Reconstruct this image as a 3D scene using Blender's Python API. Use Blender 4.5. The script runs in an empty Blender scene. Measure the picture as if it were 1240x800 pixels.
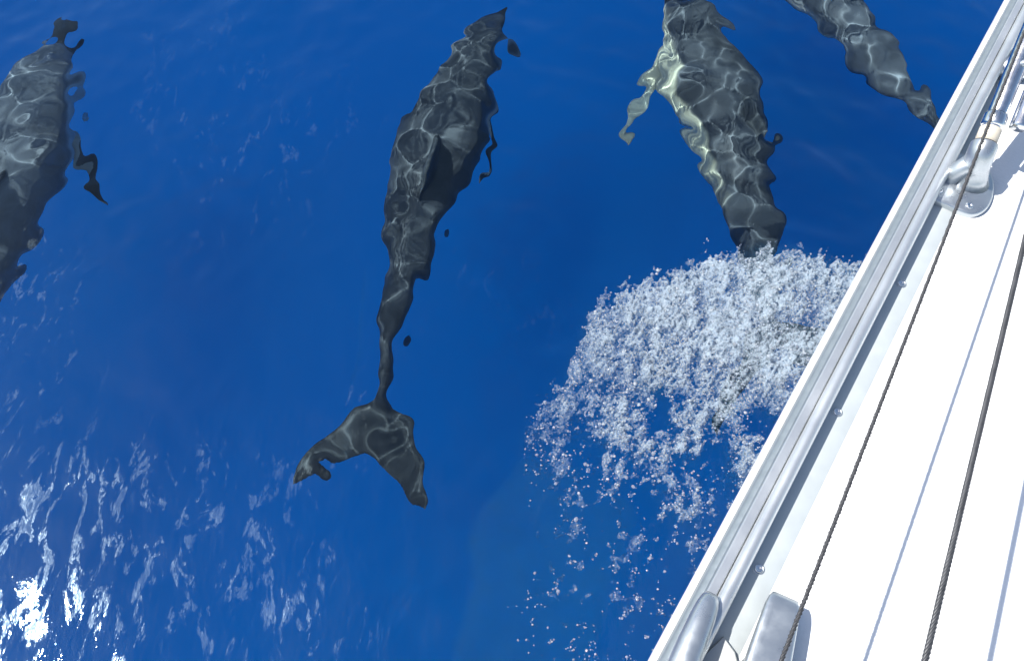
import bpy, bmesh, math, random
import numpy as np
from mathutils import Vector, Matrix

random.seed(7)
rng = np.random.default_rng(11)
R = math.radians
SC = bpy.context.scene
COL = SC.collection

# ------------------------------------------------------------------ camera
CAM_H = 2.30            # metres above the sea
PITCH = 60.0            # degrees below the horizon
FPX = 930.0             # focal length in photo pixels (1240 wide)
cam = bpy.data.cameras.new('camera')
cam.sensor_width = 36.0
cam.lens = 36.0 * FPX / 1240.0
cam.clip_start = 0.02
cam.clip_end = 12000.0
cam_ob = bpy.data.objects.new('camera', cam)
cam_ob.location = (0, 0, CAM_H)
cam_ob.rotation_euler = (R(90 - PITCH), 0, 0)
COL.objects.link(cam_ob)
SC.camera = cam_ob

# ------------------------------------------------------------------ sky and sun
SUN_DIR = Vector((-0.695, 0.105, 0.970)).normalized()      # towards the sun
SUN_EL = math.asin(SUN_DIR.z)
SUN_AZ = math.atan2(SUN_DIR.x, SUN_DIR.y)                  # clockwise from +Y
world = bpy.data.worlds.new('World')
SC.world = world
world.use_nodes = True
wn = world.node_tree.nodes
wl = world.node_tree.links
sky = wn.new('ShaderNodeTexSky')
sky.sky_type = 'NISHITA'
sky.sun_disc = False
sky.sun_elevation = SUN_EL
sky.sun_rotation = SUN_AZ
sky.air_density = 1.0
sky.dust_density = 1.2
sky.ozone_density = 0.5
bgn = [n for n in wn if n.type == 'BACKGROUND'][0]
bgn.inputs['Strength'].default_value = 0.11
wl.new(sky.outputs[0], bgn.inputs['Color'])

sun = bpy.data.lights.new('sun', 'SUN')
sun.energy = 5.0
sun.angle = R(0.53)
sun.color = (1.0, 0.965, 0.91)
sun.cycles.is_caustics_light = True
sun_ob = bpy.data.objects.new('sun', sun)
sun_ob.rotation_euler = (-SUN_DIR).to_track_quat('-Z', 'Y').to_euler()
sun_ob.location = SUN_DIR * 30
COL.objects.link(sun_ob)

SC.view_settings.view_transform = 'Standard'
SC.view_settings.look = 'None'
SC.view_settings.exposure = 0.6
SC.view_settings.gamma = 1.0
SC.view_settings.use_curve_mapping = False
SC.cycles.max_bounces = 10
SC.cycles.transmission_bounces = 8
SC.cycles.transparent_max_bounces = 8
SC.cycles.diffuse_bounces = 3
SC.cycles.glossy_bounces = 4
SC.cycles.caustics_refractive = True
SC.cycles.caustics_reflective = False
SC.cycles.blur_glossy = 0.0
SC.cycles.sample_clamp_indirect = 6.0

# ------------------------------------------------------------------ helpers
_p = R(PITCH)
FWD = Vector((0, math.cos(_p), -math.sin(_p)))
UPV = Vector((0, math.sin(_p), math.cos(_p)))
RGT = Vector((1, 0, 0))
CAM = Vector((0, 0, CAM_H))


def ray(px, py):
    return (RGT * (px - 620.0) + UPV * (400.0 - py) + FWD * FPX).normalized()


def on_plane(px, py, z):
    d = ray(px, py)
    return CAM + d * ((z - CAM_H) / d.z)


def under(px, py, depth):
    """pixel -> point 'depth' metres under the sea, bent by refraction"""
    d = ray(px, py)
    s = CAM + d * (-CAM_H / d.z)
    n = Vector((0, 0, 1))
    eta = 1 / 1.333
    c = -d.dot(n)
    t = d * eta + n * (eta * c - math.sqrt(1 - eta * eta * (1 - c * c)))
    return s + t * (-depth / t.z)


def tag(o, label=None, cat=None, group=None, kind=None):
    if label: o['label'] = label
    if cat: o['category'] = cat
    if group: o['group'] = group
    if kind: o['kind'] = kind
    return o


def mesh_obj(name, verts, faces, mat, parent=None, smooth=True):
    me = bpy.data.meshes.new(name)
    me.from_pydata([tuple(v) for v in verts], [], faces)
    me.update()
    if smooth:
        me.polygons.foreach_set('use_smooth', [True] * len(me.polygons))
    if mat: me.materials.append(mat)
    o = bpy.data.objects.new(name, me)
    COL.objects.link(o)
    if parent: o.parent = parent
    return o


def tri_mesh(name, V, F, mat, parent=None, smooth=True):
    """fast triangle mesh from numpy arrays"""
    me = bpy.data.meshes.new(name)
    me.vertices.add(len(V)); me.vertices.foreach_set('co', np.asarray(V, np.float32).ravel())
    k = F.shape[1]
    me.loops.add(F.size); me.loops.foreach_set('vertex_index', F.astype(np.int32).ravel())
    me.polygons.add(len(F))
    me.polygons.foreach_set('loop_start', np.arange(0, F.size, k, dtype=np.int32))
    if smooth:
        me.polygons.foreach_set('use_smooth', np.ones(len(F), bool))
    me.update(calc_edges=True)
    if mat: me.materials.append(mat)
    o = bpy.data.objects.new(name, me)
    COL.objects.link(o)
    if parent: o.parent = parent
    return o


def empty(name, loc=(0, 0, 0), parent=None):
    o = bpy.data.objects.new(name, None)
    o.location = loc
    o.empty_display_size = 0.1
    COL.objects.link(o)
    if parent: o.parent = parent
    return o


def new_mat(name):
    m = bpy.data.materials.new(name)
    m.use_nodes = True
    nt = m.node_tree
    b = nt.nodes.get('Principled BSDF')
    return m, nt, b


def N(nt, typ, **kw):
    n = nt.nodes.new(typ)
    for k, v in kw.items():
        if k.startswith('_'):
            setattr(n, k[1:], v)
        else:
            n.inputs[k.replace('__', ' ')].default_value = v
    return n


def ramp(nt, stops, interp='LINEAR'):
    r = nt.nodes.new('ShaderNodeValToRGB')
    r.color_ramp.interpolation = interp
    e = r.color_ramp.elements
    while len(e) < len(stops): e.new(0.5)
    for i, (p, c) in enumerate(stops):
        e[i].position = p
        e[i].color = (c[0], c[1], c[2], 1) if isinstance(c, (tuple, list)) else (c, c, c, 1)
    return r


def sstep(a, b, x):
    t = np.clip((x - a) / (b - a), 0, 1)
    return t * t * (3 - 2 * t)


class Waves:
    """sum of randomly directed sines, used as smooth noise"""
    def __init__(self, n, lmin, lmax, rms, seed, heading=None, spread=math.pi):
        r = np.random.default_rng(seed)
        lam = np.exp(r.uniform(math.log(lmin), math.log(lmax), n))
        if heading is None:
            th = r.uniform(0, 2 * math.pi, n)
        else:
            th = heading + r.normal(0, spread, n)
        self.kx = 2 * math.pi / lam * np.cos(th)
        self.ky = 2 * math.pi / lam * np.sin(th)
        self.ph = r.uniform(0, 2 * math.pi, n)
        a = lam ** 1.0
        self.a = a * rms * math.sqrt(2) / math.sqrt((a ** 2).sum())

    def __call__(self, x, y):
        h = np.zeros_like(x)
        for kx, ky, p, a in zip(self.kx, self.ky, self.ph, self.a):
            h += a * np.sin(kx * x + ky * y + p)
        return h


W_SWELL = Waves(7, 1.0, 2.6, 0.014, 1)
W_MID = Waves(16, 0.32, 0.75, 0.0050, 2)
W_RIP = Waves(48, 0.088, 0.22, 0.0022, 3)
W_FINE = Waves(30, 0.05, 0.085, 0.00015, 5)
W_MOD = Waves(10, 0.6, 1.6, 1.0, 4)


def bow_wave(x, y):
    """smooth swelling of the sea pushed up beside the bow"""
    c = on_plane(930, 400, 0)
    dx, dy = x - c.x, y - c.y
    u = dx * 0.553 + dy * 0.833          # along the rail
    v = dx * 0.833 - dy * 0.553          # towards the hull
    m = np.exp(-(u / 0.75) ** 2) * sstep(-0.75, 0.25, v) * (1 - sstep(0.6, 1.4, v))
    c2 = on_plane(690, 690, 0)
    m2 = np.exp(-(((x - c2.x) / 0.34) ** 2 + ((y - c2.y) / 0.55) ** 2))
    return 0.16 * m + 0.035 * m2


def sea_h(x, y):
    r = np.hypot(x, y - 1.5)
    near = np.clip(1.0 - (r - 4.0) / 30.0, 0, 1)
    mod = 1.0 + 0.28 * W_MOD(x, y)
    mod = np.clip(mod, 0.35, 1.8)
    ft = on_plane(440, 560, 0)
    mod = mod + .35 * np.exp(-(((x - ft.x) ** 2 + (y - ft.y) ** 2) / .30 ** 2))
    h = W_SWELL(x, y) + W_MID(x, y) * near * mod
    u = W_RIP(x, y) / .0022
    rip = .00166 * (u + .05 * (u * u - 1))             # short waves: sharp crests, flat troughs
    rip = (rip * mod + W_FINE(x, y)) * np.clip(1.0 - (r - 3.5) / 1.5, 0, 1)
    return h + rip + bow_wave(x, y)


# ------------------------------------------------------------------ materials
def mat_water():
    m, nt, b = new_mat('sea_water')
    nt.nodes.remove(b)
    lk = nt.links.new
    out = nt.nodes['Material Output']
    rf = N(nt, 'ShaderNodeBsdfRefraction', IOR=1.333, Roughness=0.0)
    rf.inputs['Color'].default_value = (.83, .945, 1, 1)
    gl = N(nt, 'ShaderNodeBsdfAnisotropic')
    gl.distribution = 'GGX'
    gl.inputs['Color'].default_value = (.66, .88, 1, 1)
    tc = N(nt, 'ShaderNodeNewGeometry')
    mp = N(nt, 'ShaderNodeMapping', _vector_type='POINT')
    mp.inputs['Rotation'].default_value = (0, 0, R(-35))
    mp.inputs['Scale'].default_value = (1.0, 0.42, 1.0)
    lk(tc.outputs['Position'], mp.inputs['Vector'])
    # cat's paws: patches where tiny capillary ripples roughen the surface
    n1 = N(nt, 'ShaderNodeTexNoise', Scale=1.1, Detail=2.0, Roughness=.5)
    n2 = N(nt, 'ShaderNodeTexNoise', Scale=13.0, Detail=4.0, Roughness=.62, Distortion=1.2)
    lk(tc.outputs['Position'], n1.inputs['Vector']); lk(mp.outputs[0], n2.inputs['Vector'])
    r1 = ramp(nt, [(.42, 0.0), (.58, 1.0)]); lk(n1.outputs['Fac'], r1.inputs['Fac'])
    # the breeze ruffles the water most a little way off the bow
    dv = N(nt, 'ShaderNodeVectorMath', _operation='DISTANCE'); dv.inputs[1].default_value = (-1.3, 1.35, 0)
    lk(tc.outputs['Position'], dv.inputs[0])
    dr_ = N(nt, 'ShaderNodeMapRange', _interpolation_type='SMOOTHSTEP'); lk(dv.outputs['Value'], dr_.inputs['Value'])
    dr_.inputs['From Min'].default_value = .35; dr_.inputs['From Max'].default_value = 2.8; dr_.inputs['To Min'].default_value = 1.0; dr_.inputs['To Max'].default_value = .10
    m0 = N(nt, 'ShaderNodeMath', _operation='MULTIPLY'); lk(r1.outputs[0], m0.inputs[0]); lk(dr_.outputs[0], m0.inputs[1])
    r2 = ramp(nt, [(.49, 0.0), (.61, 1.0)]); lk(n2.outputs['Fac'], r2.inputs['Fac'])
    n4 = N(nt, 'ShaderNodeTexNoise', Scale=42.0, Detail=3.0, Roughness=.6, Distortion=.8); lk(mp.outputs[0], n4.inputs['Vector'])
    r4 = ramp(nt, [(.42, .12), (.56, 1.0)]); lk(n4.outputs['Fac'], r4.inputs['Fac'])
    m4 = N(nt, 'ShaderNodeMath', _operation='MULTIPLY'); lk(m0.outputs[0], m4.inputs[0]); lk(r4.outputs[0], m4.inputs[1])
    m0 = m4
    mm = N(nt, 'ShaderNodeMath', _operation='MULTIPLY'); lk(m0.outputs[0], mm.inputs[0]); lk(r2.outputs[0], mm.inputs[1])
    rr = N(nt, 'ShaderNodeMapRange'); rr.inputs['To Min'].default_value = .03; rr.inputs['To Max'].default_value = .58
    lk(mm.outputs[0], rr.inputs['Value']); lk(rr.outputs[0], gl.inputs['Roughness'])
    n3 = N(nt, 'ShaderNodeTexNoise', Scale=46.0, Detail=3.0, Roughness=.55)
    lk(mp.outputs[0], n3.inputs['Vector'])
    bp = N(nt, 'ShaderNodeBump', Strength=.5, Distance=.003)
    vm = N(nt, 'ShaderNodeMix', _data_type='VECTOR'); vm.inputs[0].default_value = .66
    lk(tc.outputs['Normal'], vm.inputs[4]); vm.inputs[5].default_value = (0, 0, 1)
    vn = N(nt, 'ShaderNodeVectorMath', _operation='NORMALIZE'); lk(vm.outputs[1], vn.inputs[0]); lk(vn.outputs[0], bp.inputs['Normal'])
    lk(n3.outputs['Fac'], bp.inputs['Height']); lk(bp.outputs[0], gl.inputs['Normal'])
    fr = N(nt, 'ShaderNodeFresnel', IOR=1.333)
    mx = N(nt, 'ShaderNodeMixShader')
    lk(fr.outputs[0], mx.inputs[0]); lk(rf.outputs[0], mx.inputs[1]); lk(gl.outputs[0], mx.inputs[2])
    lk(mx.outputs[0], out.inputs['Surface'])
    return m


def mat_deep():
    m, nt, b = new_mat('deep_water_blue')
    b.inputs['Base Color'].default_value = (0.0, 0.30, 0.90, 1)
    b.inputs['Roughness'].default_value = 1.0
    b.inputs['Specular IOR Level'].default_value = 0.0
    return m


def mat_skin():
    m, nt, b = new_mat('dolphin_skin')
    at = N(nt, 'ShaderNodeAttribute', _attribute_name='skin')
    tc = N(nt, 'ShaderNodeTexCoord')
    no = N(nt, 'ShaderNodeTexNoise', Scale=9.0, Detail=6.0, Roughness=0.6)
    nt.links.new(tc.outputs['Object'], no.inputs['Vector'])
    rp = ramp(nt, [(0.3, 0.72), (0.7, 1.25)])
    nt.links.new(no.outputs['Fac'], rp.inputs['Fac'])
    mx = N(nt, 'ShaderNodeMix', _data_type='RGBA', _blend_type='MULTIPLY')
    mx.inputs[0].default_value = 1.0
    nt.links.new(at.outputs['Color'], mx.inputs[6])
    nt.links.new(rp.outputs['Color'], mx.inputs[7])
    nt.links.new(mx.outputs[2], b.inputs['Base Color'])
    b.inputs['Roughness'].default_value = 0.45
    b.inputs['Specular IOR Level'].default_value = 0.12
    return m


def mat_plain(name, col, rough=0.4, metal=0.0, noise=0.0, nscale=40.0, bump=0.0, spec=0.5, coat=0.0):
    m, nt, b = new_mat(name)
    b.inputs['Base Color'].default_value = (*col, 1)
    b.inputs['Roughness'].default_value = rough
    b.inputs['Metallic'].default_value = metal
    b.inputs['Specular IOR Level'].default_value = spec
    b.inputs['Coat Weight'].default_value = coat
    if noise or bump:
        tc = N(nt, 'ShaderNodeTexCoord')
        no = N(nt, 'ShaderNodeTexNoise', Scale=nscale, Detail=5.0, Roughness=0.65)
        nt.links.new(tc.outputs['Object'], no.inputs['Vector'])
        if noise:
            lo = [c * (1 - noise) for c in col]; hi = [min(1, c * (1 + noise * 0.6)) for c in col]
            rp = ramp(nt, [(0.35, lo), (0.65, hi)])
            nt.links.new(no.outputs['Fac'], rp.inputs['Fac'])
            nt.links.new(rp.outputs['Color'], b.inputs['Base Color'])
            r2 = ramp(nt, [(0.3, max(0.02, rough - 0.1)), (0.7, min(1, rough + 0.12))])
            nt.links.new(no.outputs['Fac'], r2.inputs['Fac'])
            nt.links.new(r2.outputs['Color'], b.inputs['Roughness'])
        if bump:
            bp = N(nt, 'ShaderNodeBump', Strength=bump, Distance=0.002)
            nt.links.new(no.outputs['Fac'], bp.inputs['Height'])
            nt.links.new(bp.outputs['Normal'], b.inputs['Normal'])
    return m


M_WATER = mat_water()
M_DEEP = mat_deep()
M_SKIN = mat_skin()

# ------------------------------------------------------------------ the sea
def axis(lo, hi, step, far):
    a = list(np.arange(lo, hi + 1e-6, step))
    s = step; p = a[-1]; up = []
    while p < far:
        s *= 1.12; p += s; up.append(p)
    s = step; p = a[0]; dn = []
    while p > -far:
        s *= 1.12; p -= s; dn.append(p)
    return np.array(dn[::-1] + a + up)


def build_sea():
    xs = axis(-3.0, 2.9, 0.0105, 4000.0)
    ys = axis(-0.4, 3.9, 0.0105, 4000.0)
    X, Y = np.meshgrid(xs, ys)
    Z = sea_h(X.ravel(), Y.ravel())
    V = np.stack([X.ravel(), Y.ravel(), Z], 1)
    nx, ny = len(xs), len(ys)
    i = np.arange(nx * ny).reshape(ny, nx)
    F = np.stack([i[:-1, :-1], i[:-1, 1:], i[1:, 1:], i[1:, :-1]], -1).reshape(-1, 4)
    o = tri_mesh('water', V, F, M_WATER)
    tag(o, 'clear deep blue rippled sea surface', 'water', kind='structure')
    o.cycles.is_caustics_caster = True
    s = 4200.0
    d = mesh_obj('deep_water', [(-s, -s, -2.1), (s, -s, -2.1), (s, s, -2.1), (-s, s, -2.1)], [(0, 1, 2, 3)], M_DEEP)
    tag(d, 'dark blue depth of the open sea', 'water', kind='structure')


build_sea()

# ------------------------------------------------------------------ dolphins
def loft(rings, cap=True):
    V = []; F = []
    n = len(rings[0])
    for r in rings: V += [tuple(p) for p in r]
    for a in range(len(rings) - 1):
        for j in range(n):
            k = (j + 1) % n
            F.append((a * n + j, a * n + k, (a + 1) * n + k, (a + 1) * n + j))
    if cap:
        F.append(tuple(range(n))[::-1])
        F.append(tuple((len(rings) - 1) * n + j for j in range(n)))
    return V, F


# s, half width, height above axis, height below axis, axis lift (all / body length)
PROF = [
    (0.000, .0070, .0045, .0050, -.0120), (0.012, .0125, .0080, .0085, -.0115), (0.040, .0165, .0105, .0115, -.0105),
    (0.066, .0205, .0130, .0150, -.0090), (0.080, .0260, .0210, .0200, -.0075), (0.100, .0370, .0370, .0300, -.0050),
    (0.125, .0490, .0500, .0400, -.0030), (0.160, .0610, .0600, .0530, -.0015), (0.210, .0730, .0690, .0660, 0.0),
    (0.270, .0830, .0760, .0770, 0.0), (0.340, .0890, .0800, .0840, 0.0), (0.410, .0880, .0800, .0840, 0.0),
    (0.480, .0810, .0760, .0780, 0.0), (0.560, .0690, .0680, .0670, .0010), (0.640, .0550, .0580, .0540, .0030),
    (0.720, .0405, .0480, .0420, .0050), (0.800, .0275, .0390, .0320, .0060), (0.870, .0180, .0310, .0240, .0060),
    (0.920, .0130, .0240, .0180, .0050), (0.960, .0115, .0160, .0130, .0030), (0.990, .0100, .0090, .0090, .0),
    (1.006, .0050, .0050, .0050, .0),
]


def canonical_dolphin():
    """unit-length dolphin, snout at x=0, tail notch at x=1, y to its left, z up; one closed skin"""
    bm = bmesh.new()

    def addp(V, F):
        vs = [bm.verts.new(v) for v in V]
        for f in F: bm.faces.new([vs[i] for i in f])
    n = 28
    rings = []
    P = np.array(PROF)
    ss = np.concatenate([np.linspace(0, .13, 22), np.linspace(.145, 1.006, 50)])
    pr = [np.interp(ss, P[:, 0], P[:, k]) for k in range(1, 5)]
    for k in range(4):      # soften the piecewise profile
        q = pr[k].copy()
        for _ in range(2):
            q[1:-1] = .25 * q[:-2] + .5 * q[1:-1] + .25 * q[2:]
        pr[k] = q
    for i, s in enumerate(ss):
        w, ht, hb, lift = (pr[k][i] for k in range(4))
        ring = []
        for j in range(n):
            a = 2 * math.pi * j / n
            c, sn = math.cos(a), math.sin(a)
            ring.append((s, w * c, lift + (ht if sn > 0 else hb) * sn))
        rings.append(ring)
    addp(*loft(rings))

    def fin(sections, thick):
        rings = []
        for (le, te, t) in sections:
            le, te = Vector(le), Vector(te)
            c = te - le
            ring = []
            m = 14
            for j in range(m):
                a = 2 * math.pi * j / m
                u = .5 - .5 * math.cos(a)
                th = t * math.sin(a) * (1.25 - .75 * u)
                ring.append(le + c * u + thick * th)
            rings.append(ring)
        addp(*loft(rings))
    # dorsal fin, falcate
    sec = []
    for h, l, t, th in ((-.02, .415, .600, .014), (.0, .425, .585, .013), (.03, .455, .570, .0105), (.055, .487, .568, .0085),
                        (.078, .520, .575, .0065), (.095, .550, .587, .005), (.104, .572, .595, .004)):
        sec.append(((l, 0, .070 + h), (t, 0, .066 + h * .98), th))
    fin(sec, Vector((0, 1, 0)))
    # flippers
    for sg in (1, -1):
        sec = []
        for d, l, t, th in ((-.02, .205, .262, .012), (.0, .206, .282, .012), (.03, .226, .308, .0105), (.06, .250, .330, .009),
                            (.09, .280, .348, .0075), (.12, .314, .366, .006), (.148, .350, .374, .0045)):
            y = sg * (.056 + d * .62); z = -.040 - d * .66
            sec.append(((l, y, z), (t, y, z - .006), th))
        fin(sec, Vector((0, sg * .66, .75)))
    # flukes: one lens swept from tip to tip
    sec = []
    prof = ((.0, .940, 1.012, .0115), (.02, .950, 1.028, .010), (.045, .968, 1.046, .0085), (.075, .998, 1.066, .007),
            (.10, 1.028, 1.083, .006), (.122, 1.060, 1.100, .005), (.140, 1.092, 1.112, .004))
    full = [(-d, l, t, th) for d, l, t, th in prof[::-1]] + list(prof[1:])
    for d, l, t, th in full:
        sec.append(((l, d, .0), (t, d, .0), th))
    fin(sec, Vector((0, 0, 1)))
    bmesh.ops.recalc_face_normals(bm, faces=bm.faces)
    me = bpy.data.meshes.new('tmp'); bm.to_mesh(me); bm.free()
    o = bpy.data.objects.new('tmp', me); COL.objects.link(o)
    rm = o.modifiers.new('r', 'REMESH'); rm.mode = 'VOXEL'; rm.voxel_size = 0.0032; rm.adaptivity = 0.0
    sm = o.modifiers.new('s', 'SMOOTH'); sm.factor = 0.5; sm.iterations = 5
    dg = bpy.context.evaluated_depsgraph_get()
    me2 = bpy.data.meshes.new_from_object(o.evaluated_get(dg))
    bpy.data.objects.remove(o); bpy.data.meshes.remove(me)
    return me2


CANON = canonical_dolphin()
CV = np.empty(len(CANON.vertices) * 3, np.float32)
CANON.vertices.foreach_get('co', CV)
CV = CV.reshape(-1, 3).astype(np.float64)


def skin_colours(V, cream, bl=0.0, tone=1.0):
    """the hourglass marking of a common dolphin: dark cape, grey flank, pale belly"""
    x, y, z = V.T
    P = np.array(PROF)
    w = np.interp(x, P[:, 0], P[:, 1]); h = np.interp(x, P[:, 0], P[:, 2]); lift = np.interp(x, P[:, 0], P[:, 4])
    q = (z - lift) / np.maximum(h, .006)             # 1 on the back, -1 on the belly
    wob = .05 * np.sin(x * 31 + y * 9) + .04 * np.sin(x * 67 + 1.3)
    saddle = .42 - .62 * np.exp(-((x - .47) / .13) ** 2)      # the cape dips under the dorsal fin
    dark = sstep(saddle - .14, saddle + .16, q + wob)
    belly = 1 - sstep(-.62 + bl, -.36 + bl, q + wob * .7)
    cape = np.array((.074, .082, .090)); flank = np.array((.27, .275, .25)); stock = np.array((.085, .095, .105))
    pale = np.array(cream)
    tail = sstep(.48, .62, x)[:, None]
    mid = flank * (1 - tail) + stock * tail
    c = (mid * (1 - dark[:, None]) + cape * dark[:, None]) * tone
    b = (belly * (1 - sstep(.56, .72, x)))[:, None]
    c = c * (1 - b) + pale * b
    fins = ((np.abs(y) > w * 1.06 + .004) & (x > .19) & (x < .36)) | (z > h + lift + .006) | (x > .95)
    fl = (np.abs(y) > w * 1.06 + .004) & (x > .19) & (x < .36)
    c[fins] = np.array((.062, .068, .072))
    c[fl] = np.array((.06, .066, .068))
    beak = (x < .078)
    c[beak] = np.where(q[beak][:, None] > -.1, np.array((.022, .024, .028)), np.array((.2, .2, .19)))
    eye = np.hypot(x - .118, (z + .004)) < .010
    c[eye] = np.array((.012, .012, .014))
    return c


def catmull(pts, m):
    P = [np.array(p) for p in pts]
    P = [2 * P[0] - P[1]] + P + [2 * P[-1] - P[-2]]
    out = []
    for i in range(1, len(P) - 2):
        for k in range(m):
            t = k / m
            out.append(.5 * (2 * P[i] + (P[i + 1] - P[i - 1]) * t + (2 * P[i - 1] - 5 * P[i] + 4 * P[i + 1] - P[i + 2]) * t * t
                             + (3 * P[i] - P[i - 1] - 3 * P[i + 1] + P[i + 2]) * t ** 3))
    out.append(P[-2])
    return np.array(out)


def dolphin(spine, roll, label, girth=1.0, cream=(.50, .48, .40), pale_flipper=None, tail_twist=0.0, bl=0.0, tone=1.0, sweep=0.0, spread=(1, 1), dorsal=1.0):
    """bend the canonical skin along a spine of world points, snout first"""
    C = catmull(spine, 24)
    seg = np.linalg.norm(np.diff(C, axis=0), axis=1)
    arc = np.concatenate([[0], np.cumsum(seg)])
    L = arc[-1]
    CX = CV[:, 0].copy()
    _w = np.interp(CX, [q[0] for q in PROF], [q[1] for q in PROF])
    _f = np.where((CX > .19) & (CX < .39), np.clip((np.abs(CV[:, 1]) - _w * .8) / .07, 0, 1.3), 0)
    CX += sweep * _f
    CY = CV[:, 1].copy(); CZ = CV[:, 2].copy()
    _h = np.interp(CX, [q[0] for q in PROF], [q[2] + q[4] for q in PROF])
    CZ = np.where((CZ > _h) & (CX > .38) & (CX < .64), _h + (CZ - _h) * dorsal, CZ)
    for sg, sp in ((1, spread[0]), (-1, spread[1])):
        k = (_f > 0) & (CY * sg > 0)
        ex = CY[k] * sg - _w[k] * .8
        CY[k] = sg * (_w[k] * .8 + ex * sp); CZ[k] -= ex * (1 - sp) * .7
    u = CX * L
    def at(uu):
        p = np.stack([np.interp(uu, arc, C[:, k]) for k in range(3)], 1)
        over = np.clip(uu - L, 0, None)
        te = (C[-1] - C[-3]); te /= np.linalg.norm(te)
        return p + over[:, None] * te
    p = at(u)
    e = 0.02 * L
    T = at(np.clip(u + e, 0, None)) - at(np.clip(u - e, 0, None))
    T /= np.linalg.norm(T, axis=1)[:, None]
    up = np.array((0, 0, 1.0))
    S = np.cross(T, up); S /= np.linalg.norm(S, axis=1)[:, None]      # T runs to the tail, so S is its left
    U = np.cross(S, T)
    a = R(roll) + R(tail_twist) * sstep(.6, 1.0, CV[:, 0])
    ca, sa = np.cos(a)[:, None], np.sin(a)[:, None]
    S2 = S * ca + U * sa
    U2 = U * ca - S * sa
    W = p + (S2 * CY[:, None] + U2 * CZ[:, None]) * L * girth
    base = W[np.argmin(np.abs(CV[:, 0] - .45))]
    base = np.array((p[:, 0].mean(), p[:, 1].mean(), W[:, 2].min()))
    me = CANON.copy(); me.name = 'dolphin'
    me.vertices.foreach_set('co', (W - base).astype(np.float32).ravel())
    ca_ = me.color_attributes.new('skin', 'FLOAT_COLOR', 'POINT')
    c = skin_colours(CV, cream, bl, tone)
    if pale_flipper:
        w = np.interp(CV[:, 0], [q[0] for q in PROF], [q[1] for q in PROF])
        f = (np.abs(CV[:, 1]) > w * 1.02) & (CV[:, 0] > .19) & (CV[:, 0] < .36)
        c[f] = np.array(pale_flipper)
    ca_.data.foreach_set('color', np.concatenate([c, np.ones((len(c), 1))], 1).astype(np.float32).ravel())
    me.polygons.foreach_set('use_smooth', np.ones(len(me.polygons), bool))
    me.materials.clear(); me.materials.append(M_SKIN)
    me.update()
    o = bpy.data.objects.new('dolphin', me)
    o.location = base
    COL.objects.link(o)
    o.cycles.is_caustics_receiver = True
    tag(o, label, 'dolphin', 'dolphins swimming beside the bow')
    print('dolphin length %.2f' % L, label)
    return o


def spine(pts):
    return [under(x, y, d) for x, y, d in pts]


dolphin(spine([(612, 4, 0.87), (592, 36, 0.85), (556, 105, 0.82), (524, 190, 0.81), (502, 265, 0.84), (488, 345, 0.91), (477, 420, 0.98),
               (470, 470, 1.03), (458, 526, 1.09)]),
        9, 'slender dark dolphin swimming free of the foam with its whole tail fluke showing', tail_twist=-10, sweep=.03, girth=.86, spread=(.15, .62))
dolphin(spine([(806, -24, 0.84), (820, 4, 0.82), (854, 78, 0.77), (882, 150, 0.75), (900, 215, 0.75), (918, 284, 0.79), (936, 345, 0.94),
               (948, 392, 1.08), (958, 432, 1.22)]),
        18, 'broad dark dolphin with cream belly edge whose tail runs under the white foam', cream=(.72, .70, .50), pale_flipper=(.62, .66, .52), tail_twist=-20, bl=.74, sweep=.05, girth=1.08, spread=(.9, .1), dorsal=.5)
dolphin(spine([(84, 30, 0.85), (72, 66, 0.83), (36, 140, 0.79), (0, 235, 0.78), (-32, 330, 0.81), (-66, 410, 0.89), (-100, 480, 0.99),
               (-125, 530, 1.05), (-155, 575, 1.11)]),
        10, 'dark dolphin with pale mottled back farthest from the boat', tone=2.1, sweep=.03, girth=1.0, spread=(.4, .85))
dolphin(spine([(885, -185, 0.86), (905, -150, 0.84), (945, -92, 0.79), (988, -32, 0.77), (1034, 30, 0.79), (1080, 88, 0.85), (1116, 132, 0.93),
               (1145, 172, 1.00), (1180, 225, 1.07)]),
        8, 'dolphin whose tail stock runs in under the white boat rail', tone=1.9, girth=.92, bl=.3)

# ------------------------------------------------------------------ the sailing boat
ZD = 1.35                                         # deck height above the sea
EA = on_plane(787, 800, ZD); EB = on_plane(1218, 0, ZD)
E = (EB - EA).normalized()                        # along the port rail towards the bow
NI = Vector((E.y, -E.x, 0))                       # inboard
TAPER = R(18.6)
U = Vector((E.x * math.cos(TAPER) - E.y * math.sin(TAPER), E.x * math.sin(TAPER) + E.y * math.cos(TAPER), 0))   # heading
RT = Vector((U.y, -U.x, 0))
TIP = EA + E * 2.6
TIP.z = 0
LEN = 9.6


def half_breadth(t):
    """half the beam, t metres aft of the stem head"""
    k = math.tan(TAPER)
    if t <= 0: return 0.0
    if t < 0.3: return k * 0.3 * (t / 0.3) ** 0.62 * 1.0
    if t < 3.0: return k * t
    q = t - 3.0
    return k * 3.0 + k * q - 0.0335 * q * q + 0.0004 * q ** 3


def bpt(t, b, z):
    """boat frame: t aft of the stem head, b to port"""
    v = TIP - U * t - RT * b
    return Vector((v.x, v.y, z))


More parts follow.
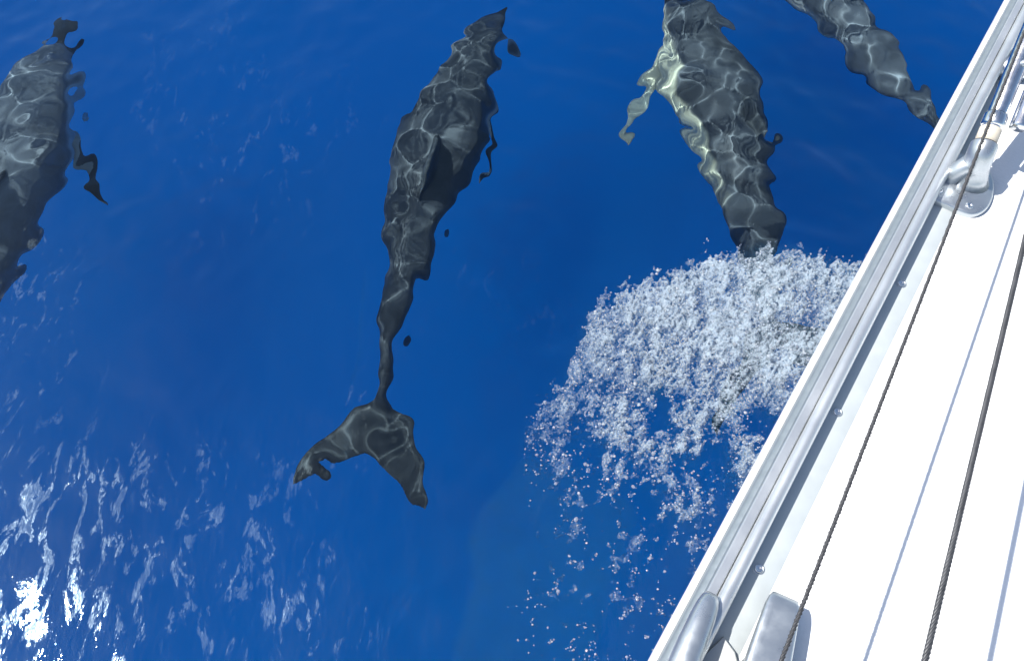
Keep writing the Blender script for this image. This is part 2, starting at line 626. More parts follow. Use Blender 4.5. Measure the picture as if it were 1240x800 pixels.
M_GEL = mat_plain('white_gelcoat', (.80, .81, .82), .28, noise=.035, nscale=6, spec=.5, coat=.2)
M_DECK = mat_plain('white_deck', (.82, .83, .83), .55, noise=.03, nscale=220, bump=.25)
M_ALU = mat_plain('anodised_aluminium', (.60, .625, .64), .36, metal=.72, noise=.012, nscale=12)
M_ALU_D = mat_plain('darker_aluminium', (.27, .31, .335), .45, metal=.6, noise=.03, nscale=90)  # darker, greyer tone for the outer lip of the rail
M_FLANGE = mat_plain('dull_aluminium', (.52, .56, .565), .55, metal=.15, noise=.04, nscale=28, bump=.1)
M_NYLON = mat_plain('cream_nylon', (.62, .56, .46), .5, noise=.06, nscale=80)
M_STEEL = mat_plain('polished_steel', (.78, .79, .80), .16, metal=1.0, noise=.05, nscale=60)
M_CAST = mat_plain('cast_alloy', (.50, .535, .56), .33, metal=.85, noise=.025, nscale=30)
M_GAP_SHADE = mat_plain('dark_gap_shade', (.05, .05, .055), .7)
M_ROPE = mat_plain('grey_braided_line', (.050, .052, .058), .6, noise=.2, nscale=300)
M_WIRE = mat_plain('twisted_wire', (.085, .088, .095), .45, metal=.5, noise=.25, nscale=120)
M_GREY = mat_plain('grey_pad', (.50, .52, .51), .6, noise=.06, nscale=60)

boat = empty('sailboat', (TIP.x - U.x * 4, TIP.y - U.y * 4, 0))
tag(boat, 'white sailing boat with aluminium toe rail along its deck edge', 'boat')
BINV = Matrix.Translation(-Vector(boat.location))


def bpart(name, V, F, mat, parent=None, smooth=True):
    o = mesh_obj(name, V, F, mat, None, smooth)
    o.parent = parent or boat
    if parent is None:
        o.matrix_parent_inverse = BINV
    return o


# hull
ts = [0, .03, .08, .16, .3, .5, .8, 1.2, 1.7, 2.3, 3.0, 3.8, 4.8, 5.8, 6.8, 7.8, 8.8, LEN]
zs = [ZD - .002, ZD - .03, 1.15, .9, .6, .3, 0.0, -.35, -.7, -.9]


V = []; F = []
nz = len(zs)
for t in ts:
    for sg in (1, -1):
        for z in zs:
            t0 = 1.25 * ((ZD - z) / ZD) ** 1.15
            tt = t + t0 * max(0, 1 - t / 4.0)
            f = 1.0 - .20 * ((ZD - max(z, 0)) / ZD) ** 1.3
            if z < 0: f *= math.sqrt(max(0.0, 1 - (z / -.93) ** 2))
            V.append(bpt(tt, sg * half_breadth(t) * f, z))
for i in range(len(ts) - 1):
    for k in range(2):
        for j in range(nz - 1):
            a = i * 2 * nz + k * nz + j; b = a + 2 * nz
            F.append((a, b, b + 1, a + 1) if k == 0 else (a, a + 1, b + 1, b))
    a = i * 2 * nz + nz - 1; b = a + 2 * nz
    F.append((a, b, b + nz, a + nz))
l = (len(ts) - 1) * 2 * nz
F.append(tuple([l + j for j in range(nz)] + [l + nz + j for j in range(nz)][::-1]))
F.append(tuple([j for j in range(nz)] + [nz + j for j in range(nz)][::-1])[::-1])
hull = bpart('hull', V, F, M_GEL)
hull.data.materials.append(mat_plain('antifouling', (.015, .022, .04), .8, noise=.2, nscale=5))
for pg in hull.data.polygons:
    if pg.center.z < .16 and len(pg.vertices) == 4: pg.material_index = 1

# deck, slightly cambered, inset from the rubbing edge
V = []; F = []
dts = [0.02, .08, .16, .3, .6, 1, 1.5, 2, 2.5, 3, 3.6, 4.4, 5.4, 6.4, 7.4, 8.6, LEN]
fr = [-1, -.95, -.8, -.55, -.28, 0, .28, .55, .8, .95, 1]
for t in dts:
    hb = half_breadth(t)
    for f in fr:
        V.append(bpt(t, f * hb, ZD + .02 * (1 - abs(f) ** 2.2) * min(1, hb)))
n = len(fr)
for i in range(len(dts) - 1):
    for j in range(n - 1):
        a = i * n + j
        F.append((a, a + 1, a + n + 1, a + n))
deck = bpart('deck', V, F, M_DECK)


def edge_at(s):
    """point of the port deck edge, s metres forward of the photo's lower corner"""
    # the straight run of the edge lies on EA + E*s
    return EA + E * s


def sweep_edge(name, prof, mat, side=1, parent=None, closed=True):
    pts = []
    for i in range(81):
        t = .05 + (LEN - .1) * (i / 80) ** 1.3
        pts.append((bpt(t, side * half_breadth(t), ZD)))
    V = []; F = []
    m = len(prof)
    for i, p in enumerate(pts):
        a = pts[max(0, i - 1)]; b = pts[min(len(pts) - 1, i + 1)]
        d = (b - a); d.z = 0; d.normalize()
        inn = Vector((-d.y, d.x, 0)) * side
        for (u, w) in prof:
            V.append(p + inn * u + Vector((0, 0, w)))
    for i in range(len(pts) - 1):
        for j in range(m if closed else m - 1):
            k = (j + 1) % m
            F.append((i * m + j, i * m + k, (i + 1) * m + k, (i + 1) * m + j) if side > 0 else (i * m + k, i * m + j, (i + 1) * m + j, (i + 1) * m + k))
    if closed:
        F.append(tuple(range(m)) if side < 0 else tuple(range(m))[::-1])
        o = (len(pts) - 1) * m
        F.append(tuple(o + j for j in range(m)) if side > 0 else tuple(o + j for j in range(m))[::-1])
    o = bpart(name, V, F, mat, parent, True)
    o.data.shade_smooth() if hasattr(o.data, 'shade_smooth') else None
    md = o.modifiers.new('edge', 'EDGE_SPLIT'); md.split_angle = R(40)
    return o


# extruded toe rail: outer lip, flat ridge, round bead, inner flange
def arc(cx, cz, r, a0, a1, k):
    return [(cx + r * math.cos(R(a0 + (a1 - a0) * i / k)), cz + r * math.sin(R(a0 + (a1 - a0) * i / k))) for i in range(k + 1)]


P_RAIL = [(.0065, -.004), (.0065, .006)] + [(.0075, .0105), (.0105, .0150), (.0150, .0180)] + [(.0165, .0235), (.0180, .0250), (.0270, .0250), (.0285, .0235), (.0290, .0170)] \
    + arc(.0380, .0255, .0086, 165, -15, 9) + [(.0460, .0100), (.0460, .0052), (.0466, .0046), (.0815, .0040), (.0828, .0030), (.0830, -.004)]
rails = []
for side in (1, -1):
    o = sweep_edge('toe_rail', P_RAIL, M_ALU, side)
    o.data.materials.append(M_FLANGE); o.data.materials.append(M_ALU_D)
    m = len(P_RAIL); k0 = m - 5
    for i, pg in enumerate(o.data.polygons):
        if i < 80 * m and (i % m) >= k0: pg.material_index = 1
        elif i < 80 * m and (i % m) in (1, 2, 3, 4): pg.material_index = 2
    rails.append(o)
    sweep_edge('hull_lip', [(-.0015, -.014), (-.0020, -.004), (-.0005, .0030), (.0040, .0042), (.0060, .0036), (.0060, -.006)], M_GEL, side)

# screws in the flange
def lathe(prof, n=20):
    V = []; F = []
    for r, z in prof:
        for j in range(n):
            a = 2 * math.pi * j / n
            V.append((r * math.cos(a), r * math.sin(a), z))
    for i in range(len(prof) - 1):
        for j in range(n):
            k = (j + 1) % n
            F.append((i * n + j, i * n + k, (i + 1) * n + k, (i + 1) * n + j))
    F.append(tuple((len(prof) - 1) * n + j for j in range(n)))
    return V, F


Vs, Fs = lathe([(.0052, -.001), (.0050, .0006), (.0044, .0013), (.0030, .0016), (.0026, .0009), (.0004, .0008)])
Vr, Fr = lathe([(.0075, -.001), (.0073, .0004), (.0056, .0004), (.0054, -.0002)])
scr_me = None
for k in range(-10, 9):
    s = .163 + .2475 * k
    if s > 2.2: continue
    p = edge_at(s) + NI * .0585 + Vector((0, 0, .0046))
    t = (TIP - Vector((p.x, p.y, 0))).dot(U)
    if t > 2.95: continue
    if scr_me is None:
        o = mesh_obj('rail_screw', Vs, Fs, M_STEEL)
        scr_me = o.data
        w_ = mesh_obj('screw_washer', Vr, Fr, M_CAST); wme = w_.data
    else:
        o = bpy.data.objects.new('rail_screw', scr_me); COL.objects.link(o)
        w_ = bpy.data.objects.new('screw_washer', wme); COL.objects.link(w_)
    o.location = p; o.rotation_euler.z = random.uniform(0, 6)
    o.parent = rails[0]
    w_.parent = o


def tube(name, pts, r, mat, parent=None, n=14, twist=None):
    """round bar through points; r may be a list"""
    P = [Vector(p) for p in pts]
    V = []; F = []
    prev = None
    for i, p in enumerate(P):
        d = (P[min(i + 1, len(P) - 1)] - P[max(i - 1, 0)]).normalized()
        if prev is None:
            a = d.orthogonal().normalized()
        else:
            a = (prev - d * prev.dot(d)).normalized()
        prev = a
        b = d.cross(a)
        rr = r[i] if isinstance(r, (list, tuple)) else r
        for j in range(n):
            th = 2 * math.pi * j / n
            V.append(p + (a * math.cos(th) + b * math.sin(th)) * rr)
    for i in range(len(P) - 1):
        for j in range(n):
            k = (j + 1) % n
            F.append((i * n + j, i * n + k, (i + 1) * n + k, (i + 1) * n + j))
    F.append(tuple(range(n))[::-1]); F.append(tuple((len(P) - 1) * n + j for j in range(n)))
    return bpart(name, V, F, mat, parent)


def twisted(name, p0, p1, R0, strands, pitch, mat, parent=None, sag=0.0, step=.004):
    """laid rope or wire: strands wound round each other"""
    p0, p1 = Vector(p0), Vector(p1)
    L = (p1 - p0).length
    d = (p1 - p0) / L
    a = d.orthogonal().normalized(); b = d.cross(a)
    n = int(L / step)
    V = []; F = []
    m = 6
    for q in range(strands):
        o0 = len(V)
        rs = R0 * (.5 if strands == 3 else .42)
        rc = R0 - rs
        for i in range(n + 1):
            u = i / n
            ph = 2 * math.pi * (u * L / pitch + q / strands)
            c = p0 + d * (u * L) + a * (rc * math.cos(ph)) + b * (rc * math.sin(ph)) + Vector((0, 0, -sag * 4 * u * (1 - u)))
            e1 = a * math.cos(ph) + b * math.sin(ph)
            tng = (d + (b * math.cos(ph) - a * math.sin(ph)) * (rc * 2 * math.pi / pitch)).normalized()
            e2 = tng.cross(e1)
            for j in range(m):
                th = 2 * math.pi * j / m
                V.append(c + (e1 * math.cos(th) + e2 * math.sin(th)) * rs)
        for i in range(n):
            for j in range(m):
                k = (j + 1) % m
                F.append((o0 + i * m + j, o0 + i * m + k, o0 + (i + 1) * m + k, o0 + (i + 1) * m + j))
    return bpart(name, V, F, mat, parent)


# ---- pulpit: cast foot on the rail, steel legs and hoop round the bow

def chamfer_plate(poly, z0, z1, ch):
    """flat plate from a plan outline with a rounded upper edge"""
    c = sum((Vector(p) for p in poly), Vector((0, 0, 0))) / len(poly)
    rings = [[Vector((p.x, p.y, z0)) for p in poly], [Vector((p.x, p.y, z1 - ch)) for p in poly]]
    for f, dz in ((.4, .3), (1.0, .0)):
        rings.append([Vector((p.x, p.y, 0)) + (Vector((c.x, c.y, 0)) - Vector((p.x, p.y, 0))).normalized() * ch * f + Vector((0, 0, z1 - ch * dz)) for p in poly])
    V, F = loft(rings)
    return V, F


def smooth_poly(pts, k=6):
    P = [np.array(p) for p in pts]
    n = len(P); out = []
    for i in range(n):
        a, b, c, d = P[i - 1], P[i], P[(i + 1) % n], P[(i + 2) % n]
        for q in range(k):
            t = q / k
            out.append(Vector(.5 * (2 * b + (c - a) * t + (2 * a - 5 * b + 4 * c - d) * t * t + (3 * b - a - 3 * c + d) * t ** 3)))
    return out


foot_z = ZD + .004
plate = smooth_poly([on_plane(x, y, foot_z + .008) for x, y in ((1126, 236), (1150, 250), (1176, 260), (1194, 254), (1203, 236), (1202, 216), (1190, 200), (1160, 186), (1140, 200))])
V, F = chamfer_plate(plate, foot_z, foot_z + .011, .004)
pulpit = bpart('pulpit', V, F, M_CAST)
pulpit['label'] = 'steel bow pulpit leg standing in a cast alloy foot on the rail'
pulpit.modifiers.new('edge', 'EDGE_SPLIT').split_angle = R(50)
PS0 = on_plane(1172, 224, foot_z)
PS1 = on_plane(1192, 176, ZD + .078)
PS2 = on_plane(1231, 80, ZD + .135)
ax = (PS2 - PS1).normalized()


def ptube(name, pts, r, mat, n=16):
    return tube(name, pts, r, mat, pulpit, n)


pulpit_parts_parent = pulpit
# children of the pulpit share its coordinates (its own origin is the world origin inside the boat)
H_END = PS2 + ax * .62 + RT * .05 + Vector((0, 0, .38))
sock = ptube('socket', [PS0 + Vector((0, 0, .002)), PS0 + (PS1 - PS0) * .25, PS0 + (PS1 - PS0) * .5, PS1 - ax * .012, PS1, PS1 + ax * .003],
             [.030, .0235, .0205, .0195, .0192, .0175], M_CAST, 22)
lug0 = on_plane(1157, 207, ZD + .03); lug1 = PS0 + (PS1 - PS0) * .62
ptube('lug', [lug0 + Vector((0, 0, -.026)), lug0 + Vector((0, 0, -.006)), lug0 * .6 + lug1 * .4, lug0 * .3 + lug1 * .7, lug1],
      [.017, .0145, .0145, .016, .013], M_CAST, 14)
sec_ = RT * .034 - U * .006
ptube('brace_tube', [PS1 + sec_ + ax * .04, PS1 + sec_ + ax * .045, PS2 + sec_ + ax * .12, PS2 + sec_ + ax * .24, PS2 + ax * .38 + Vector((0, 0, .10))], .0125, M_STEEL, 18)
ptube('gap_shade_ring', [PS1 + ax * .001, PS1 + ax * .0025, PS1 + ax * .004], [.0180, .0182, .0165], M_GAP_SHADE, 22)  # dark ring: shade of the gap round the sleeve put into its colour
ptube('sleeve', [PS1 + ax * .002, PS1 + ax * .026, PS1 + ax * .028], [.0155, .0155, .0140], M_NYLON, 22)
ptube('leg_tube', [PS1 - ax * .01, PS1 + ax * .08, PS2, PS2 + ax * .12, PS2 + ax * .24 + Vector((0, 0, .01)), PS2 + ax * .34 + Vector((0, 0, .05)), PS2 + ax * .38 + Vector((0, 0, .12)), PS2 + ax * .40 + Vector((0, 0, .30)),
                   PS2 + ax * .46 + Vector((0, 0, .38)), H_END], .0140, M_STEEL, 20)
cp = PS1 + ax * .030
ptube('clamp_ring', [cp, cp + ax * .004, cp + ax * .018, cp + ax * .022], [.0150, .0168, .0168, .0150], M_STEEL, 22)
side_dir = (CAM - PS2).normalized()
for k, dd in enumerate((PS2, PS1 + ax * .042)):
    sd = (side_dir - ax * side_dir.dot(ax)).normalized()
    sd = (sd + ax.cross(sd) * (.75 if k == 0 else -.3)).normalized()
    ptube('set_screw', [dd + sd * .010, dd + sd * .0160, dd + sd * .0172], [.0056, .0056, .0040], M_CAST, 12)
V, F = lathe([(.0060, -.002), (.0058, .0008), (.0048, .0018), (.0030, .0019), (.0026, .0010), (.0003, .0009)])
for x, y in ((1174, 249), (1137, 231)):
    p = on_plane(x, y, foot_z + .012)
    bpart('foot_screw', [Vector(v) + p for v in V], F, M_STEEL, pulpit)
# far leg and hoop ends (starboard side), mirrored about the centreline
def mirror(p):
    q = Vector((p.x - TIP.x, p.y - TIP.y, 0))
    return TIP + U * q.dot(U) - RT * q.dot(RT) + Vector((0, 0, p.z))


mp = [mirror(p) for p in (PS0, PS1, PS2, PS2 + ax * .24 + Vector((0, 0, .01)), PS2 + ax * .34 + Vector((0, 0, .05)), PS2 + ax * .38 + Vector((0, 0, .12)), PS2 + ax * .40 + Vector((0, 0, .30)), PS2 + ax * .46 + Vector((0, 0, .38)), H_END)]
ptube('leg_tube', mp, .0140, M_STEEL, 14)
h0 = H_END; h1 = mirror(h0)
mid = (h0 + h1) / 2
ptube('hoop_tube', [h0, h0 + U * .22 + RT * .05, mid + U * .55 - RT * .12, mid + U * .60, mid + U * .55 + RT * .12, h1 + U * .22 - RT * .05, h1], .0140, M_STEEL, 14)

# ---- lifelines over the deck edge, from the pulpit to a stanchion aft
lo_a, lo_b = Vector((.731, .907, ZD + .192)), Vector((.247, .090, ZD + .188))
up_a, up_b = Vector((.588, .522, ZD + .230)), Vector((.359, .085, ZD + .228))
lo_d = (lo_b - lo_a).normalized(); up_d = (up_b - up_a).normalized()
lw = twisted('lifeline', lo_a - lo_d * .14, lo_b + lo_d * .62, .0027, 3, .016, M_ROPE)
lw['label'] = 'thin dark grey lifeline nearest the toe rail'
uw = twisted('lifeline', up_a - up_d * .62, up_b + up_d * .62, 0.0032, 6, .028, M_WIRE)
uw['label'] = 'thick twisted wire lifeline over the white deck'
stp = lo_b + lo_d * .62
for q, nm in ((stp, 0), (up_b + up_d * .62, 1)):
    tube('stanchion', [Vector((q.x, q.y, ZD - .004)), Vector((q.x, q.y, ZD + .02)), Vector((q.x, q.y, ZD + .021)), Vector((q.x, q.y, ZD + .25)), Vector((q.x, q.y, ZD + .258))],
         [.03, .028, .0125, .0125, .008], M_STEEL)
q = up_a - up_d * .62
tube('stanchion', [Vector((q.x, q.y, ZD - .002)), Vector((q.x, q.y, ZD + .03)), Vector((q.x, q.y, ZD + .031)), Vector((q.x, q.y, ZD + .25))], [.03, .028, .0125, .0125], M_STEEL)

# ---- mooring cleat on the side deck
def rounded_bar(p_list, w_list, h_list, up=Vector((0, 0, 1)), n=20, sq=3.2):
    """superellipse sections along a line: flat-topped bar with rounded sides"""
    P = [Vector(p) for p in p_list]
    rings = []
    for i, p in enumerate(P):
        d = (P[min(i + 1, len(P) - 1)] - P[max(i - 1, 0)]); d.z = 0; d.normalize()
        s_ = Vector((d.y, -d.x, 0))
        ring = []
        for j in range(n):
            a = 2 * math.pi * j / n
            c, s = math.cos(a), math.sin(a)
            cx = math.copysign(abs(c) ** (2 / sq), c); sz = math.copysign(abs(s) ** (2 / sq), s)
            ring.append(p + s_ * (cx * w_list[i]) + up * (sz * h_list[i]))
        rings.append(ring)
    return loft(rings)


c0 = on_plane(951, 722, ZD + .036); c1 = on_plane(930, 800, ZD + .036)
cd = (c1 - c0).normalized()
L_ = .235
ss_ = [0, .006, .016, .035, .07, .1175, .165, .200, .219, .229, .235]
V, F = rounded_bar([c0 + cd * s for s in ss_], [.0145, .0175, .0195, .0210, .0235, .0250, .0235, .0210, .0195, .0175, .0145],
                   [.003, .0055, .0070, .0080, .0085, .0090, .0085, .0080, .0070, .0055, .003], sq=4.5)
cleat = bpart('cleat', V, F, M_CAST)
cleat['label'] = 'flat alloy mooring cleat with rounded horn on the side deck'
for s in (.085, .150):
    p = c0 + cd * s
    V, F = lathe([(.021, ZD - .004 - p.z), (.021, ZD + .006 - p.z), (.014, ZD + .010 - p.z), (.012, -.006)], 18)
    bpart('cleat_post', [Vector(v) + p for v in V], F, M_CAST, cleat)

# ---- alloy fairlead riding on the rail, with its grey pad
f0 = on_plane(862, 719, ZD + .036); f1 = on_plane(829, 800, ZD + .036)
fd = (f1 - f0).normalized()
V, F = rounded_bar([f0 + fd * s for s in (0, .005, .014, .03, .06, .10, .15, .19, .206, .215, .22)],
                   [.0075, .0105, .0128, .0145, .0160, .0168, .0160, .0145, .0128, .0105, .0075],
                   [.006, .010, .0125, .0145, .0155, .016, .0155, .0145, .0125, .010, .006], sq=2.3)
fl_ = bpart('fairlead', V, F, M_CAST)
fl_['label'] = 'rounded cast fairlead capping the bead of the toe rail'
poly = [on_plane(x, y, ZD + .010) for x, y in ((876, 770), (890, 789), (893, 800), (880, 840), (850, 830), (838, 806))]
V, F = chamfer_plate(poly, ZD + .002, ZD + .012, .002)
pad = bpart('fairlead_pad', V, F, M_GREY, fl_, smooth=False)

# ------------------------------------------------------------------ foam and spray of the bow wave
class PixNoise:
    def __init__(self, lmin, lmax, n, seed, stretch=1.0):
        r = np.random.default_rng(seed)
        lam = np.exp(r.uniform(math.log(lmin), math.log(lmax), n)); th = r.uniform(0, 2 * math.pi, n)
        self.k = 2 * math.pi / lam; self.c = np.cos(th); self.s = np.sin(th) / stretch; self.p = r.uniform(0, 6.28, n); self.n = n

    def __call__(self, x, y):
        h = np.zeros_like(x)
        for k, c, s, p in zip(self.k, self.c, self.s, self.p): h += np.sin(k * (c * x + s * y) + p)
        return h * math.sqrt(2 / self.n)


CREST = np.array([(628, 640), (633, 520), (640, 500), (655, 482), (682, 466), (692, 432), (712, 388), (722, 364), (750, 351), (785, 336), (818, 330),
                  (850, 315), (880, 307), (930, 298), (965, 300), (1000, 316), (1040, 318), (1120, 330)], float)
n1 = PixNoise(14, 40, 24, 1); n2 = PixNoise(40, 110, 16, 2, 1.7); n3 = PixNoise(6, 14, 24, 3); n5 = PixNoise(3, 7, 26, 9)


def foam_density(px, py):
    cy = np.interp(px, CREST[:, 0], CREST[:, 1])
    cy = cy + 7 * n1(px, py) + 5 * n3(px, py)
    d = py - cy                                     # below the crest
    d = np.where(px < 634, -50, d)
    hullx = 1215 - .53 * py
    reach = 1 + .16 * n2(px, py)
    core = sstep(-3, 12, d) * (1.0 - .50 * sstep(20, 170 * reach, d) - .42 * sstep(120, 330 * reach, d))
    side = .34 + .66 * sstep(645, 800, px - .15 * (py - 450))
    lower = 1 - sstep(520, 690, py - .55 * (px - 760))
    base = core * side * lower
    tex = np.clip(.58 + .17 * n2(px, py) + .22 * n1(px, py) + .13 * n3(px, py) + .22 * n5(px, py), 0, 1.15)
    mixv = sstep(30, 190, d)
    den = base * ((1 - mixv) * (.42 + .62 * tex) + mixv * tex * 1.25)
    den = den + .42 * np.exp(-((px - 905) / 60) ** 2 - ((py - 425) / 50) ** 2) * (d > 8)
    glint_spk = .20 * sstep(470, 560, py) * sstep(645, 720, px + .22 * (py - 540)) * sstep(.2, 1.5, n1(px, py) + .7 * n2(px, py) + .4 * n3(px, py))  # added specks of foam and drops, standing in for ripple glints
    return np.clip(den + glint_spk, 0, 1)


def pix_to_world(px, py, z):
    dx = px - 620.0; du = 400.0 - py
    D = np.stack([dx, du * UPV.y + FPX * FWD.y, du * UPV.z + FPX * FWD.z], 1)
    t = (z - CAM_H) / D[:, 2]
    return D * t[:, None]


def on_sea(px, py):
    z = np.zeros_like(px)
    for _ in range(3):
        P = pix_to_world(px, py, z)
        z = sea_h(P[:, 0], P[:, 1])
    P = pix_to_world(px, py, z)
    return P[:, 0], P[:, 1], z


def blobs(name, X, Y, Z, rad, mat, sub=1, squash=.8, jit=.18):
    bm = bmesh.new(); bmesh.ops.create_icosphere(bm, subdivisions=sub, radius=1.0)
    bv = np.array([v.co[:] for v in bm.verts]); bf = np.array([[v.index for v in f.verts] for f in bm.faces]); bm.free()
    n = len(X); m = len(bv)
    sc = rad[:, None, None] * np.stack([np.ones(n), rng.uniform(.75, 1.3, n), rng.uniform(squash * .8, squash * 1.2, n)], 1)[:, None, :]
    th = rng.uniform(0, 6.28, n); c, s = np.cos(th), np.sin(th)
    P = bv[None] * sc * (1 + rng.normal(0, jit, (n, m, 1)))
    x = P[:, :, 0] * c[:, None] - P[:, :, 1] * s[:, None]; y = P[:, :, 0] * s[:, None] + P[:, :, 1] * c[:, None]
    V = np.stack([x + X[:, None], y + Y[:, None], P[:, :, 2] + Z[:, None]], -1).reshape(-1, 3)
    F = (bf[None] + (np.arange(n) * m)[:, None, None]).reshape(-1, 3)
    base = V.mean(0)
    o = tri_mesh(name, V - base, F, mat)
    o.location = base
    return o


def mat_foam():
    m, nt, b = new_mat('foam')
    b.inputs['Base Color'].default_value = (.70, .76, .82, 1)
    b.inputs['Roughness'].default_value = .14
    b.inputs['Transmission Weight'].default_value = .62
    b.inputs['IOR'].default_value = 1.33
    return m


def mat_drop():
    m, nt, b = new_mat('water_drop')
    b.inputs['Base Color'].default_value = (.9, .94, .97, 1)
    b.inputs['Roughness'].default_value = .06
    b.inputs['Transmission Weight'].default_value = .85
    b.inputs['IOR'].default_value = 1.33
    return m


M_FOAM = mat_foam(); M_DROP = mat_drop()


def scatter(nc, power):
    px = rng.uniform(610, 1110, nc); py = rng.uniform(280, 812, nc)
    d = foam_density(px, py)
    k = rng.uniform(0, 1, nc) < d ** power
    px, py, d = px[k], py[k], d[k]
    X, Y, Z = on_sea(px, py)
    return X, Y, Z, d


# churned froth: a thin torn sheet lying on the wave
def froth_sheet():
    st = .0042
    xs = np.arange(-.15, 1.55, st); ys = np.arange(.35, 2.05, st)
    X, Y = np.meshgrid(xs, ys); x = X.ravel(); y = Y.ravel()
    z = sea_h(x, y)
    # where each point of the sheet shows in the photograph decides how thick the froth lies
    rx, ry, rz = x, y, z - CAM_H
    f = ry * FWD.y + rz * FWD.z
    px = 620 + FPX * rx / f; py = 400 - FPX * (ry * UPV.y + rz * UPV.z) / f
    d = foam_density(px, py) * (px > 600)
    fa = Waves(30, .012, .03, 1.0, 31)(x, y); fb = Waves(24, .03, .09, 1.0, 32)(x, y)
    lumps = np.abs(fa) * .0026 + np.abs(fb) * .010
    z2 = z - .002 + (lumps + .012) * np.clip(d * 1.3 - .15, 0, 1)
    keep = d > .05
    V = np.stack([x, y, z2], 1)
    ny, nx = X.shape
    i = np.arange(nx * ny).reshape(ny, nx); kk = keep.reshape(ny, nx)
    q = kk[:-1, :-1] & kk[:-1, 1:] & kk[1:, 1:] & kk[1:, :-1]
    F = np.stack([i[:-1, :-1], i[:-1, 1:], i[1:, 1:], i[1:, :-1]], -1)[q]
    u, inv = np.unique(F, return_inverse=True)
    return V[u], inv.reshape(F.shape), d[u]


V, F, D = froth_sheet()
base = V.mean(0)


def mat_froth():
    m, nt, b = new_mat('froth')
    lk = nt.links.new
    b.inputs['Base Color'].default_value = (.34, .42, .50, 1)
    b.inputs['Roughness'].default_value = .35
    g = N(nt, 'ShaderNodeNewGeometry')
    at = N(nt, 'ShaderNodeAttribute', _attribute_name='thick')
    n1 = N(nt, 'ShaderNodeTexNoise', Scale=24.0, Detail=8.0, Roughness=.80)
    v1 = N(nt, 'ShaderNodeTexVoronoi', Scale=130.0)
    v2 = N(nt, 'ShaderNodeTexVoronoi', Scale=300.0)
    mpf = N(nt, 'ShaderNodeMapping'); mpf.inputs['Rotation'].default_value = (0, 0, R(12)); mpf.inputs['Scale'].default_value = (1, .5, 1)
    lk(g.outputs['Position'], mpf.inputs['Vector']); lk(mpf.outputs[0], n1.inputs['Vector'])
    for q in (v1, v2): lk(g.outputs['Position'], q.inputs['Vector'])
    # bubble walls are thicker than bubble centres
    a1 = N(nt, 'ShaderNodeMath', _operation='MULTIPLY_ADD'); lk(n1.outputs['Fac'], a1.inputs[0]); a1.inputs[1].default_value = 1.9; lk(at.outputs['Fac'], a1.inputs[2])
    a2 = N(nt, 'ShaderNodeMath', _operation='MULTIPLY_ADD'); lk(v1.outputs['Distance'], a2.inputs[0]); a2.inputs[1].default_value = .55; lk(a1.outputs[0], a2.inputs[2])
    mr = N(nt, 'ShaderNodeMapRange', _interpolation_type='SMOOTHSTEP'); lk(a2.outputs[0], mr.inputs['Value'])
    mr.inputs['From Min'].default_value = 1.12; mr.inputs['From Max'].default_value = 2.65
    mr.inputs['To Max'].default_value = .90
    lk(mr.outputs[0], b.inputs['Alpha'])
    ad = N(nt, 'ShaderNodeMath', _operation='ADD'); lk(v1.outputs['Distance'], ad.inputs[0]); lk(v2.outputs['Distance'], ad.inputs[1])
    bp = N(nt, 'ShaderNodeBump', Strength=.8, Distance=.004); lk(ad.outputs[0], bp.inputs['Height']); lk(bp.outputs[0], b.inputs['Normal'])
    return m


M_FROTH = mat_froth()
fs = tri_mesh('froth', V - base, F, M_FROTH)
fs.location = base
_a = fs.data.attributes.new('thick', 'FLOAT', 'POINT'); _a.data.foreach_set('value', D.astype(np.float32))
tag(fs, 'milky churned froth lying on the bow wave', 'foam', kind='stuff')

# aerated water: veil of tiny bubbles, plus a painted pale smooth-water patch
def bubble_and_patch_veil():
    st = .011
    xs = np.arange(-.55, 1.6, st); ys = np.arange(.02, 2.1, st)
    X, Y = np.meshgrid(xs, ys); x = X.ravel(); y = Y.ravel()
    zz = -.09 + .02 * Waves(12, .15, .5, 1.0, 77)(x, y)
    rz = 0 - CAM_H
    f = y * FWD.y + rz * FWD.z
    px = 620 + FPX * x / f; py = 400 - FPX * (y * UPV.y + rz * UPV.z) / f
    d = foam_density(px, py) * (px > 600)
    poly = [(636, 545), (585, 612), (568, 650), (576, 705), (556, 760), (540, 840), (700, 840), (742, 720), (775, 610), (705, 560)]  # pale sheen of smooth water off the bow wave painted in as a patch
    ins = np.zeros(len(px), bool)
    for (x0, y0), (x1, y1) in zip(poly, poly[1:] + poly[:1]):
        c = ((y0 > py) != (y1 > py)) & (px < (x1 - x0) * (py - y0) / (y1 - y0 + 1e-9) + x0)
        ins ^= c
    D = d.reshape(X.shape)
    for _ in range(8):
        D = (np.roll(D, 1, 0) + np.roll(D, -1, 0) + np.roll(D, 1, 1) + np.roll(D, -1, 1) + D) / 5
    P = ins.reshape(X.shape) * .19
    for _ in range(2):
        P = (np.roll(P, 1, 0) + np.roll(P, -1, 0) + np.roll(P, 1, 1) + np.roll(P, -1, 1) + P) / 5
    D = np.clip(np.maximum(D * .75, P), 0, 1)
    D[0] = D[-1] = 0; D[:, 0] = D[:, -1] = 0
    V = np.stack([x, y, zz], 1)
    ny, nx = X.shape
    i = np.arange(nx * ny).reshape(ny, nx); kk = D > .004
    q = kk[:-1, :-1] | kk[1:, 1:]
    F = np.stack([i[:-1, :-1], i[:-1, 1:], i[1:, 1:], i[1:, :-1]], -1)[q]
    u, inv = np.unique(F, return_inverse=True)
    return V[u], inv.reshape(F.shape), D.ravel()[u]


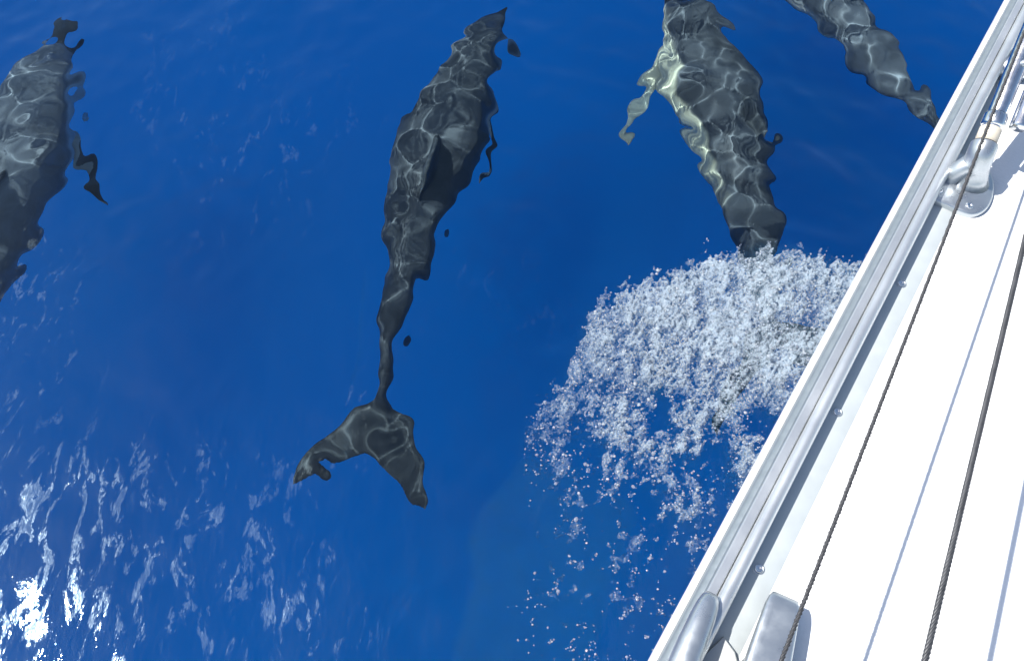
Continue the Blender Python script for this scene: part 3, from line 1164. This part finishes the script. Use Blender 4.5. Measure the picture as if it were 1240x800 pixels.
V, F, D = bubble_and_patch_veil()
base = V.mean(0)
M_VEIL, _nt, _b = new_mat('aerated_water_and_patch')
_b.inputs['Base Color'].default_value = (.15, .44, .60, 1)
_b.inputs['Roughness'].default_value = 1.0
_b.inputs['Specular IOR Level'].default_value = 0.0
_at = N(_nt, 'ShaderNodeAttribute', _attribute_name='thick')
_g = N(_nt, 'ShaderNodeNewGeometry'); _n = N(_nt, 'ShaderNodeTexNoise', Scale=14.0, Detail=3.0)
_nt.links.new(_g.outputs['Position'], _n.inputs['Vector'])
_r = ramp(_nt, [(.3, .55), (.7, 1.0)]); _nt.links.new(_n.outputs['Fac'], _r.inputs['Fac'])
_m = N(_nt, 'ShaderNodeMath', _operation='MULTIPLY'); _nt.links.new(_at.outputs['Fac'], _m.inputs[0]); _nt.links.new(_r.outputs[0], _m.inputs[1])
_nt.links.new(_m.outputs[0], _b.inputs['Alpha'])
bv = tri_mesh('bubbles_and_pale_patch', V - base, F, M_VEIL)
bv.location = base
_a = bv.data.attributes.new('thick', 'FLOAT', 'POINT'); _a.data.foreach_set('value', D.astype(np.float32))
tag(bv, 'pale teal cloud of fine bubbles with a painted smooth-water patch by the bow wave', 'bubbles', kind='stuff')

# fine bubbles, thickest where the froth is
X, Y, Z, d = scatter(240000, 2.3)
r = np.clip(np.exp(rng.normal(math.log(.0012), .58, len(X))), .0006, .007)
lift = rng.uniform(-.3, 1, len(X)) * (.003 + .015 * d ** 1.5)
fo = blobs('foam', X, Y, Z + lift, r, M_FOAM, 1)
print('foam', len(X))
tag(fo, 'white bubbling foam of the bow wave beside the hull', 'foam', kind='stuff')
# clear drops and larger bubbles thrown over it
X, Y, Z, d = scatter(34000, .85)
r = np.clip(np.exp(rng.normal(math.log(.0018), .48, len(X))), .0008, .0065)
lift = rng.uniform(0, 1, len(X)) ** 1.5 * (.006 + .07 * d)
dr = blobs('spray', X, Y, Z + lift, r, M_DROP, 2, .9, .06)
print('drops', len(X), 'dolphin tris', len(CANON.polygons) * 2)
tag(dr, 'glinting water drops and bubbles over the bow wave, some added as ripple glints', 'spray', kind='stuff')
